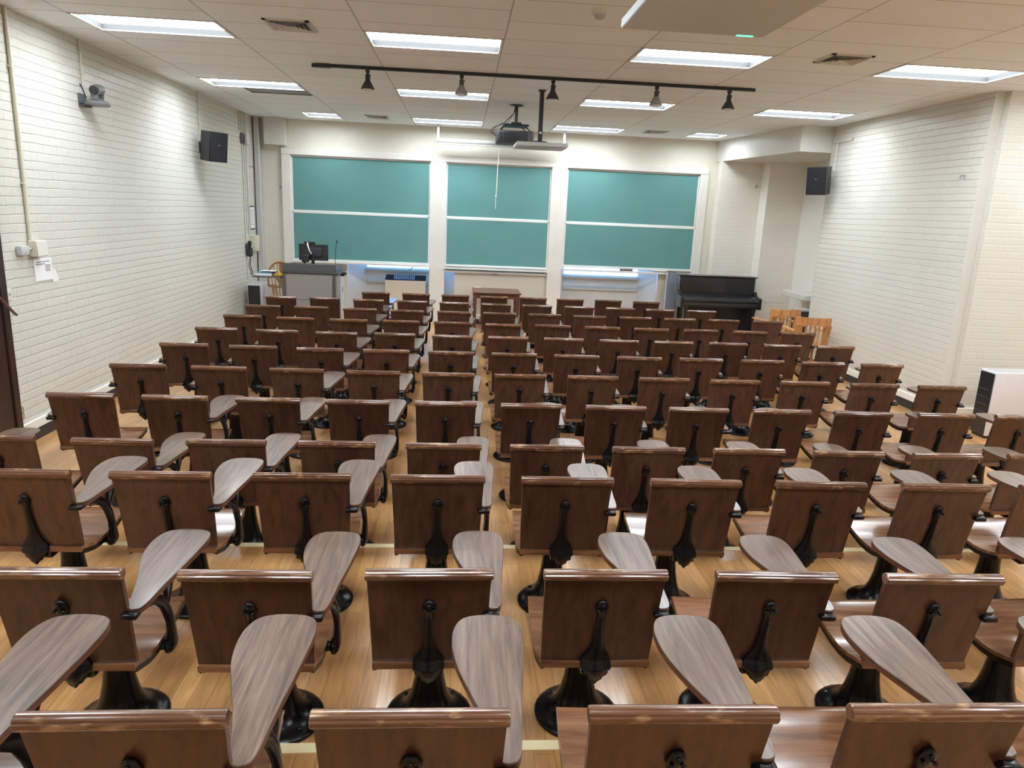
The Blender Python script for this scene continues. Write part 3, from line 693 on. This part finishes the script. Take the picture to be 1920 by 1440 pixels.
def purifier(x0, y0, w, d, h, label, front):
    o = thing('air_purifier', (x0 + w / 2, y0 + d / 2, 0), label, 'air purifier', 'white air purifiers')
    MB().box((-w / 2, -d / 2, .03), (w / 2, d / 2, h), .012, seg=2).build('housing', 'purwhite', o)
    MB().box((-w / 2 + .02, -d / 2 + .02, 0), (w / 2 - .02, d / 2 - .02, .03)).build('plinth', 'black', o)
    if front == 'y':
        MB().box((-w / 2 + .014, -d / 2 - .008, .035), (w / 2 - .014, -d / 2 - .0005, h - .02), .003).build('black_front', 'blackgloss', o)
        m = MB()
        for k in range(5): m.box((-w / 2 + .04, -d / 2 - .012, .2 + k * .08), (w / 2 - .06, -d / 2 - .0085, .215 + k * .08))
        m.build('intake_slots', 'char', o)
    else:
        MB().box((-w / 2 - .008, -d / 2 + .014, .035), (-w / 2 - .0005, d / 2 - .014, h - .02), .003).build('black_front', 'blackgloss', o)
        m = MB()
        for k in range(5): m.box((-w / 2 - .012, -d / 2 + .04, .2 + k * .08), (-w / 2 - .0085, d / 2 - .04, .215 + k * .08))
        m.build('intake_slots', 'char', o)
        MB().lathe([(.008, -.002), (.008, .0005)], (-w / 2 + .13, -d / 2, h - .06), 12, 'y').build('badge', 'lgrey', o)
    m = MB()
    for k in range(8): m.box((-w / 2 + .03, -d / 2 + .03 + k * (d - .06) / 8, h + .0005), (w / 2 - .03, -d / 2 + .03 + (k + .55) * (d - .06) / 8, h + .004))
    m.build('top_grille', 'lgrey', o)
purifier(-3.72, 12.93, .235, .56, .745, 'white air purifier with black front below the wall telephone', 'y')
purifier(5.70, 7.08, .52, .24, .735, 'white air purifier with black end standing by the brick corner', 'x')

# ------------------------------------------------------------------ front table, convector, piano
o = thing('table', (.665, 13.36, 0), 'plain brown wooden table below the middle chalk tray', 'table')
MB().box((-.44, -.40, .715), (.44, .40, .742), .004).build('tabletop', 'desk', o)
m = MB().box((-.39, -.36, .63), (.39, -.335, .714)).box((-.39, .335, .63), (.39, .36, .714)).box((-.39, -.335, .63), (-.365, .335, .714)).box((.365, -.335, .63), (.39, .335, .714)); m.build('apron', 'desk', o)
for sx in (-1, 1):
    for sy in (-1, 1): MB().box((sx * .39 - .026, sy * .355 - .026, 0), (sx * .39 + .026, sy * .355 + .026, .714), .004).build('leg', 'desk', o)
o = thing('chalk_piece', (.31, 13.70, .743), 'small white chalk bits at the corner of the brown table', 'chalk', 'chalk bits on the table')
MB().tube([(-.03, 0, .008), (.03, .01, .008)], .008, 8).build('chalk_stick', 'paper', o)
o = thing('chalk_piece', (.37, 13.69, .743), 'small white chalk bits at the corner of the brown table', 'chalk', 'chalk bits on the table')
MB().tube([(-.02, 0.01, .009), (.015, -.01, .009)], .009, 8).build('chalk_stick', 'paper', o)
o = thing('convector_heater', (-1.055, 14.20, 0), 'beige convector heater in the niche under the telephone-side boards', 'heater')
MB().box((-.385, -.19, .05), (.385, .10, .80), .008).build('casing', 'beige', o)
MB().box((-.375, -.18, .0), (.375, .09, .05)).build('plinth', 'dgrey', o)
MB().loft([[(x, -.185, .805), (x, .09, .88), (x, .10, .80), (x, -.185, .80)] for x in (-.385, .385)]).build('sloping_top', 'matteblack', o)
m = MB()
for k in range(12): m.loft([[(-.22 + k * .034, -.16, .8155), (-.22 + k * .034, .06, .8755), (-.22 + k * .034, .06, .8785), (-.22 + k * .034, -.16, .8185)], [(-.205 + k * .034, -.16, .8155), (-.205 + k * .034, .06, .8755), (-.205 + k * .034, .06, .8785), (-.205 + k * .034, -.16, .8185)]])
m.build('outlet_grille', 'dgrey', o)
o = thing('niche_pipe', (-1.02, 14.40, .98), 'white slanting pipe above the convector heater in the niche', 'pipe')
MB().tube([(0, 0, .006), (.06, -.16, .02), (.16, .0, .20)], .014, 8).build('pipe_mount', 'white', o)

o = thing('upright_piano', (4.78, 13.16, 0), 'black upright piano with closed lid before the brick pier', 'piano')
MB().box((-.72, 0.02, .06), (.72, .26, 1.15), .006).build('case', 'blackgloss', o)
MB().box((-.70, 0.004, .86), (.70, .02, 1.14), .004).build('upper_panel', 'blackgloss', o)
MB().box((-.66, .004, .12), (.66, .02, .60), .004).build('lower_panel', 'blackgloss', o)
MB().box((-.745, -.015, 1.151), (.745, .275, 1.175), .006).build('top_lid', 'blackgloss', o)
MB().box((-.71, -.25, .62), (.71, .019, .70), .006).build('key_bed', 'blackgloss', o)
for sx in (-1, 1): MB().prism([(-.28, .60), (-.28, .79), (-.24, .81), (-.06, .83), (.0, .90), (.019, .90), (.019, .60)], sx * .73 - .03, sx * .73 + .03, f=lambda x, y, z: (z, x, y)).build('cheek', 'blackgloss', o)
MB().loft([[(x, -.245, .705), (x, -.25, .75), (x, -.19, .80), (x, -.02, .83), (x, .0, .83), (x, .0, .705)] for x in (-.698, .698)]).build('fallboard', 'blackgloss', o)
m = MB(); 
for z in (.66, .685, .74): m.box((-.698, -.258, z), (.698, -.2515, z + .008))
m.build('moulding', 'dgrey', o)
for sx in (-1, 1):
    m = MB().loft([[(sx * .64 - a, -.20 - b, z), (sx * .64 + a, -.20 - b, z), (sx * .64 + a, -.20 + b, z), (sx * .64 - a, -.20 + b, z)] for a, b, z in ((.045, .05, .62), (.04, .045, .58), (.03, .035, .52), (.032, .035, .2), (.045, .045, .12), (.045, .06, .06))]); m.build('leg', 'blackgloss', o)
    MB().box((sx * .66 - .05, -.27, 0), (sx * .66 + .05, .26, .06), .008).build('toe_block', 'blackgloss', o)
for x in (-.06, .0, .06): MB().box((x - .015, -.10, .05), (x + .015, .02, .065), .006).build('pedal', 'chrome', o)
o = thing('flat_board', (4.02, 13.66, 0), 'blue-grey flat board standing upright behind the piano end', 'board')
MB().loft([[(-.07, -.02, 0), (.10, -.02, 0), (.10, .01, 0), (-.07, .01, 0)], [(-.05, .05, 1.17), (.12, .05, 1.17), (.12, .08, 1.17), (-.05, .08, 1.17)]]).build('sheet', 'bluegrey', o)
MB().loft([[(-.078, -.024, 0), (-.068, -.024, 0), (-.068, .014, 0), (-.078, .014, 0)], [(-.058, .046, 1.17), (-.048, .046, 1.17), (-.048, .084, 1.17), (-.058, .084, 1.17)]]).build('edge_strip', 'lgrey', o)

def armchair(x, y, rz, label):
    o = thing('oak_armchair', (x, y, 0), label, 'armchair', 'oak armchairs by the piano', rz)
    MB().prism(spline([(-.24, -.23), (.24, -.23), (.25, .0), (.22, .22), (-.22, .22), (-.25, 0)], 4), .42, .455, bev=.008).build('seat', 'oak', o)
    for sx in (-1, 1):
        MB().tube([(sx * .21, .20, 0), (sx * .21, .20, .44), (sx * .225, .215, .62)], [.018, .022, .024], 8).build('front_leg', 'oak', o)
        MB().loft([[(sx * .215 - .042, -.25 + b, z), (sx * .215 + .042, -.25 + b, z), (sx * .215 + .042, -.215 + b, z), (sx * .215 - .042, -.215 + b, z)] for b, z in ((-.03, 0), (.02, .42), (0, .6), (-.05, .74))]).build('rear_post', 'oak', o)
        MB().prism([(sx * .205, .29), (sx * .285, .29), (sx * .30, .10), (sx * .27, -.22), (sx * .20, -.22), (sx * .215, .08)][::int(sx)], .621, .645, bev=.004).build('arm', 'oak', o)
    def crest(z0, z1, dz):
        R = []
        for k in range(15):
            u = -1 + k / 7; yb = -.28 + .05 * u * u; lo = z0 - dz * abs(u) ** 3
            R.append([(u * .26, yb - .012, lo), (u * .26, yb + .012, lo), (u * .26, yb + .005, z1), (u * .26, yb - .02, z1)])
        return MB().loft(R)
    crest(.738, .85, .13).build('crest_rail', 'oak', o)
    for k in range(6):
        u = -.62 + k * .248; MB().box((u * .26 - .013, -.262 + .02 * abs(u), .456), (u * .26 + .013, -.248 + .02 * abs(u), .76)).build('back_slat', 'oak', o)
    m = MB().box((-.21, -.012, .14), (.21, .012, .165)); 
    for sx in (-1, 1): m.box((sx * .21 - .01, -.22, .14), (sx * .21 + .01, .2, .165))
    m.build('stretcher', 'oak', o)
armchair(5.16, 11.33, math.radians(6), 'oak armchair next to the piano, farther of the two oak armchairs')
armchair(5.22, 10.42, math.radians(-6), 'oak armchair against the piano-side wall, overlapping the other one')
o = thing('storage_box', (5.85, 11.92, 0), 'dark box with pale lid in the recess behind oak armchairs', 'box')
MB().box((-.12, -.12, 0), (.10, .12, .735), .006).build('box_body', 'char', o)
MB().box((-.13, -.13, .736), (.11, .13, .765), .006).build('lid', 'lgrey', o)
# ------------------------------------------------------------------ tablet-arm chairs
def sec(y): return .853 - (y / .085) * .413
def make_chair(mirror):
    o = thing('tablet_chair', (0, 0, 0), 'chair', 'chair', 'tablet-arm lecture chairs')
    B = lambda mb, n, m, p=o, ang=38: mb.build(n, m, p, ang, mirror)
    # pedestal with bell foot and seat spider
    pr = [(.176, 0), (.178, .010), (.172, .018), (.150, .026), (.118, .042), (.092, .075), (.074, .12), (.061, .18), (.053, .25), (.050, .32), (.056, .355), (.066, .37), (.06, .385)]
    B(MB().lathe(pr, (0, .36, 0), 28), 'pedestal', 'iron', ang=60)
    m = MB().box((-.045, .115, .365), (.045, .48, .388), .008)
    for sx in (-1, 1): m.loft([[(sx * .02, .33, .372), (sx * .02, .39, .372), (sx * .02, .39, .39), (sx * .02, .33, .39)], [(sx * .19, .345, .392), (sx * .19, .375, .392), (sx * .19, .375, .400), (sx * .19, .345, .400)]])
    m.tube([(-.05, .085, .402), (.05, .085, .402)], .014, 10)
    B(m, 'seat_support', 'iron')
    for k in range(4):
        a = PI / 4 + k * PI / 2
        B(MB().lathe([(.010, .014), (.010, .027), (.005, .031)], (.140 * math.cos(a), .36 + .140 * math.sin(a), .006), 8), 'floor_bolt', 'iron')
    # saddle seat: dipped profile, a little narrower at the back edge
    top = [(.072, .447), (.085, .447), (.12, .437), (.17, .425), (.23, .419), (.30, .422), (.37, .433), (.44, .447), (.50, .456), (.525, .455), (.537, .446)]
    R = []; W = lambda y: .203 + .012 * min(1, max(0, (y - .09) / .1)) - .006 * max(0, (y - .45) / .09)
    for y, z in top:
        w = W(y); th = .016 if y < .53 else .010
        if y < .08: th = .026
        R.append([(-w, y, z), (-w * .5, y, z - .003), (0, y, z - .004), (w * .5, y, z - .003), (w, y, z), (w, y, z - th), (-w, y, z - th)])
    B(MB().loft(R), 'seat', 'seat', ang=50)
    for sx in (-1, 1):
        R = []
        for y, z in top[1:-1]:
            w = W(y) - .002; R.append([(sx * (w - .016), y, z - .0185), (sx * w, y, z - .0185), (sx * w, y, z - .040), (sx * (w - .016), y, z - .036)][::sx])
        B(MB().loft(R), 'seat_rail', 'iron')
    # back: slightly bowed slab leaning away, worn roll on top
    R = []
    for k in range(9):
        t = k / 8; z = .445 + t * (.832 - .445); y = .085 * (.853 - z) / .413; w = .203 + .011 * t
        bow = .004 * math.sin(PI * t)
        R.append([(-w, y + bow, z), (w, y + bow, z), (w, y + .019 + bow, z + .003), (-w, y + .019 + bow, z + .003)])
    bk = B(MB().loft(R), 'backrest', 'back', ang=45)
    prof = []
    for k in range(28):
        a = 2 * PI * k / 28; r = .0205
        if k in (9, 12): r = .0185
        prof.append((.012 + r * 1.08 * math.cos(a), .8325 + r * math.sin(a)))
    B(MB().loft([[(x, .012 + (y - .012) * q, .8325 + (z - .8325) * q) for y, z in prof] for x, q in ((-.2195, .9), (-.216, 1), (.216, 1), (.2195, .9))]), 'top_roll', 'rail', bk, 30)
    # cast spine that holds the back
    R = []
    for z, w, t in ((.728, .006, .008), (.722, .014, .014), (.708, .022, .017), (.694, .027, .018), (.680, .021, .018), (.668, .015, .015), (.650, .0145, .015), (.60, .0165, .016), (.55, .020, .018), (.515, .025, .020), (.490, .037, .024), (.470, .050, .028), (.452, .057, .030), (.436, .058, .032), (.424, .056, .032), (.420, .046, .032), (.402, .042, .032), (.398, .030, .030), (.384, .026, .028), (.378, .015, .024), (.362, .003, .012)):
        y = .085 * (.853 - max(z, .45)) / .413 - .0005
        y1 = y if z > .45 else .070
        R.append([(-w, y1, z), (-w * .97, y1 - t * .5, z), (-w * .30, y1 - t, z), (w * .30, y1 - t, z), (w * .97, y1 - t * .5, z), (w, y1, z)])
    sp = B(MB().loft(R), 'back_bracket', 'iron', ang=50)
    m = MB()
    B(MB().ball((0, .008, .712), .0065, 8), 'bolt', 'iron', sp)
    for sx in (-1, 1): B(MB().ball((sx * .015, .012, .690), .006, 8), 'bolt', 'iron', sp)
    # arm casting: lug on the edge of the back, arch, post and foot on the seat side
    m = MB()
    m.box((.190, .014, .652), (.248, .070, .676), .009, seg=2)
    m.tube([(.234, .05, .662), (.237, .11, .660), (.240, .17, .645), (.246, .225, .605), (.250, .255, .55), (.252, .270, .50), (.250, .280, .445), (.246, .288, .400)], [.014, .016, .020, .026, .028, .027, .032, .038], 10, .5)
    m.tube([(.248, .245, .565), (.246, .285, .610), (.240, .335, .642), (.236, .395, .660)], [.020, .019, .016, .013], 8, .6)
    m.tube([(.247, .25, .56), (.246, .262, .62), (.243, .265, .6625)], [.013, .013, .015], 8, .7)
    m.ball((.240, .292, .388), .042, 12, (.5, 1.2, .8))
    m.box((.19, .262, .374), (.235, .322, .386), .004)
    ar = B(m, 'arm_bracket', 'iron', ang=50)
    pts = [(.207, .047), (.236, .041), (.257, .07), (.268, .20), (.284, .36), (.297, .50), (.299, .59), (.283, .645), (.24, .669), (.165, .671), (.115, .650), (.090, .595), (.085, .52), (.096, .43), (.125, .33), (.152, .25), (.176, .17), (.192, .10)]
    out = spline(pts, 5)
    tb = B(MB().prism(out, .678, .686, bev=.002), 'tablet', 'tablet', ang=30)
    B(MB().prism(out, .664, .6778), 'tablet_edge', 'tabedge', tb, 30)
    return o
CH_R = make_chair(False); CH_L = make_chair(True)
CH_USED = {'R': False, 'L': False}
NTH = ['first', 'second', 'third', 'fourth', 'fifth', 'sixth', 'seventh', 'eighth', 'ninth', 'tenth', 'eleventh', 'twelfth']
CHAIRS = {
 0: {'c': (-1.314, 1.3772, 0), 'h': (1.765, 1.3772, 0), 'g': (1.15, 1.377, -.6), 'd': (-0.701, 1.377, 0.4), 'e': (-0.084, 1.375, -0.1), 'f': (0.534, 1.379, -0.6)},
 1: {'c': (-1.314, 2.2479, 0), 'd': (-0.691, 2.237, -0.1), 'e': (-0.079, 2.254, 1.1), 'f': (0.536, 2.256, 0.1), 'g': (1.151, 2.25, -1.5), 'h': (1.768, 2.238, -0.7), 'i': (2.387, 2.2479, 0)},
 2: {'b': (-1.938, 3.1477, 0), 'c': (-1.325, 3.146, 0.5), 'd': (-0.699, 3.152, 0.9), 'e': (-0.079, 3.154, 1.5), 'f': (0.529, 3.154, -0.1), 'g': (1.147, 3.15, -0.7), 'h': (1.767, 3.146, -0.6), 'i': (2.398, 3.144, -1.1), 'j': (3.008, 3.1477, 0)},
 3: {'a': (-2.571, 3.9995, 0), 'b': (-1.92, 3.972, -0.1), 'c': (-1.303, 3.992, 1.2), 'd': (-0.683, 4.002, 1.1), 'e': (-0.071, 3.997, 1), 'f': (0.536, 4.003, -0.3), 'g': (1.147, 3.998, 1), 'h': (1.765, 4.006, 0.4), 'i': (2.385, 3.997, 0.4), 'j': (3.012, 3.99, 1), 'k': (3.635, 3.9995, 0)},
 4: {'a': (-2.568, 4.938, 1), 'b': (-1.941, 4.939, 0.9), 'c': (-1.31, 4.93, 0.8), 'd': (-0.692, 4.93, 0.7), 'e': (-0.079, 4.936, 1.5), 'f': (0.531, 4.935, 1.5), 'g': (1.144, 4.931, 0.6), 'h': (1.755, 4.927, -0.5), 'i': (2.384, 4.935, 1.5), 'j': (3, 4.922, -0.4), 'k': (3.648, 4.928, 0.6), 'l': (4.259, 4.9299, 0)},
 5: {'a': (-2.585, 5.884, 1.1), 'b': (-1.946, 5.881, -0.2), 'c': (-1.321, 5.873, -0.3), 'd': (-0.696, 5.861, 0.9), 'e': (-0.079, 5.859, 0.7), 'f': (0.527, 5.874, 1.5), 'g': (1.147, 5.889, 1.5), 'h': (1.765, 5.882, 1.5), 'i': (2.384, 5.878, 1.5), 'j': (3.013, 5.886, 0.7), 'k': (3.639, 5.874, 0.7), 'l': (4.25, 5.862, 0.8)},
 6: {'a': (-2.567, 6.827, 1.1), 'b': (-1.928, 6.806, 1), 'c': (-1.301, 6.775, 0.9), 'd': (-0.684, 6.789, 1.5), 'e': (-0.071, 6.789, 1.5), 'f': (0.539, 6.793, 1.5), 'g': (1.148, 6.791, 0.6), 'h': (1.765, 6.786, 0.6), 'i': (2.386, 6.798, 0.6), 'j': (3.015, 6.806, 1.5), 'k': (3.627, 6.784, 0.6), 'l': (4.243, 6.781, 1.5)},
 7: {'a': (-2.567, 7.746, 0.3), 'b': (-1.93, 7.722, 0.4), 'c': (-1.304, 7.697, 0.2), 'd': (-0.69, 7.73, 0.4), 'e': (-0.069, 7.704, 0.4), 'f': (0.537, 7.724, 0.4), 'g': (1.152, 7.738, 0.4), 'h': (1.766, 7.734, 0.4), 'i': (2.383, 7.741, 0.4), 'j': (3.014, 7.755, 0.4), 'k': (3.636, 7.738, 0.1), 'l': (4.268, 7.757, 0.4)},
 8: {'a': (-2.57, 8.681, 0.2), 'b': (-1.939, 8.626, 0.2), 'c': (-1.313, 8.614, 0.1), 'd': (-0.696, 8.644, 0.1), 'e': (-0.083, 8.645, 0.1), 'f': (0.535, 8.616, 0.1), 'g': (1.144, 8.659, 0.1), 'h': (1.757, 8.651, 0.4), 'i': (2.366, 8.635, 0.4), 'j': (3, 8.665, 0.4), 'k': (3.63, 8.663, 0.4), 'l': (4.263, 8.677, 0.4)},
 9: {'a': (-2.566, 9.582, 0.2), 'b': (-1.95, 9.618, 0.1), 'c': (-1.314, 9.582, 0.1), 'd': (-0.693, 9.553, 0.4), 'e': (-0.077, 9.578, 0.4), 'f': (0.538, 9.593, -0), 'g': (1.152, 9.607, -0), 'h': (1.764, 9.585, -0.1), 'i': (2.394, 9.6, -0), 'j': (3.011, 9.604, 0.4), 'k': (3.64, 9.627, -0), 'l': (4.269, 9.629, 0.4)},
 10: {'a': (-2.572, 10.564, 0.4), 'b': (-1.953, 10.582, -0.1), 'c': (-1.324, 10.555, 0.4), 'd': (-0.693, 10.55, 0.4), 'e': (-0.077, 10.543, 0.4), 'f': (0.54, 10.535, 0.4), 'g': (1.146, 10.538, -0.2), 'h': (1.773, 10.531, -0.2), 'i': (2.392, 10.544, -0.2), 'j': (2.996, 10.533, -0.2), 'k': (3.629, 10.536, -0.4)},
 11: {'c': (-1.321, 11.465, 0.4), 'd': (-0.693, 11.48, 0.4), 'e': (-0.07, 11.469, 0.4), 'f': (0.544, 11.456, 0.4), 'g': (1.171, 11.457, -0.4), 'h': (1.766, 11.429, 0.4), 'i': (2.394, 11.48, -0.4), 'j': (3.011, 11.44, -0.4)},
}

ROWNAME = ['in the backmost row', 'in the second row from the back', 'in the third row from the back', 'in the fourth row from the back', 'in the fifth row from the back', 'in the sixth row from the back',
           'in the sixth row from the boards', 'in the fifth row from the boards', 'in the fourth row from the boards', 'in the third row from the boards', 'in the second row from the boards', 'in the front row']
for r, row in CHAIRS.items():
    n = len(row); keys = sorted(row)
    for i, c in enumerate(keys):
        x, y, a = row[c]; side = 'L' if c == 'a' or (c == 'b' and 5 <= r <= 10) else 'R'; src = CH_L if side == 'L' else CH_R
        o = copy_tree(src) if CH_USED[side] else src
        CH_USED[side] = True
        o.location = (x, y, H2 if r == 0 else H1 if r < 3 else 0.); o.rotation_euler = (0, 0, math.radians(a))
        j = n - 1 - i
        if i <= j: where = '%s from the telephone wall' % NTH[i]
        else: where = '%s from the piano wall' % NTH[j]
        o['label'] = 'brown tablet-arm chair, %s %s' % (where, ROWNAME[r])

# ------------------------------------------------------------------ camera, world, look
w = bpy.data.worlds.new('World'); S.world = w; w.use_nodes = True
w.node_tree.nodes['Background'].inputs[0].default_value = (.5, .6, .8, 1); w.node_tree.nodes['Background'].inputs[1].default_value = .05
f, p, yw, ro = 1349.3, .2356, .0775, -.0435
F = Vector((math.sin(yw) * math.cos(p), math.cos(yw) * math.cos(p), -math.sin(p))); R0 = Vector((math.cos(yw), -math.sin(yw), 0)); U0 = R0.cross(F)
Rv = R0 * math.cos(ro) - U0 * math.sin(ro); Uv = U0 * math.cos(ro) + R0 * math.sin(ro)
cam = bpy.data.cameras.new('camera'); co = bpy.data.objects.new('camera', cam); COL.objects.link(co)
mt = Matrix((Rv, Uv, -F)).transposed().to_4x4(); mt.translation = (0, 0, 2.183); co.matrix_world = mt
cam.sensor_fit = 'HORIZONTAL'; cam.sensor_width = 36.; cam.lens = f / 1920 * 36; cam.clip_start = .02; cam.clip_end = 100
S.camera = co
S.view_settings.view_transform = 'Standard'; S.view_settings.look = 'None'; S.view_settings.gamma = 1.; S.view_settings.use_curve_mapping = False
S.view_settings.exposure = 1.42
c = S.cycles
c.max_bounces = 12; c.diffuse_bounces = 10; c.glossy_bounces = 3; c.transmission_bounces = 2; c.sample_clamp_indirect = 6.; c.use_denoising = True
c.caustics_reflective = False; c.caustics_refractive = False
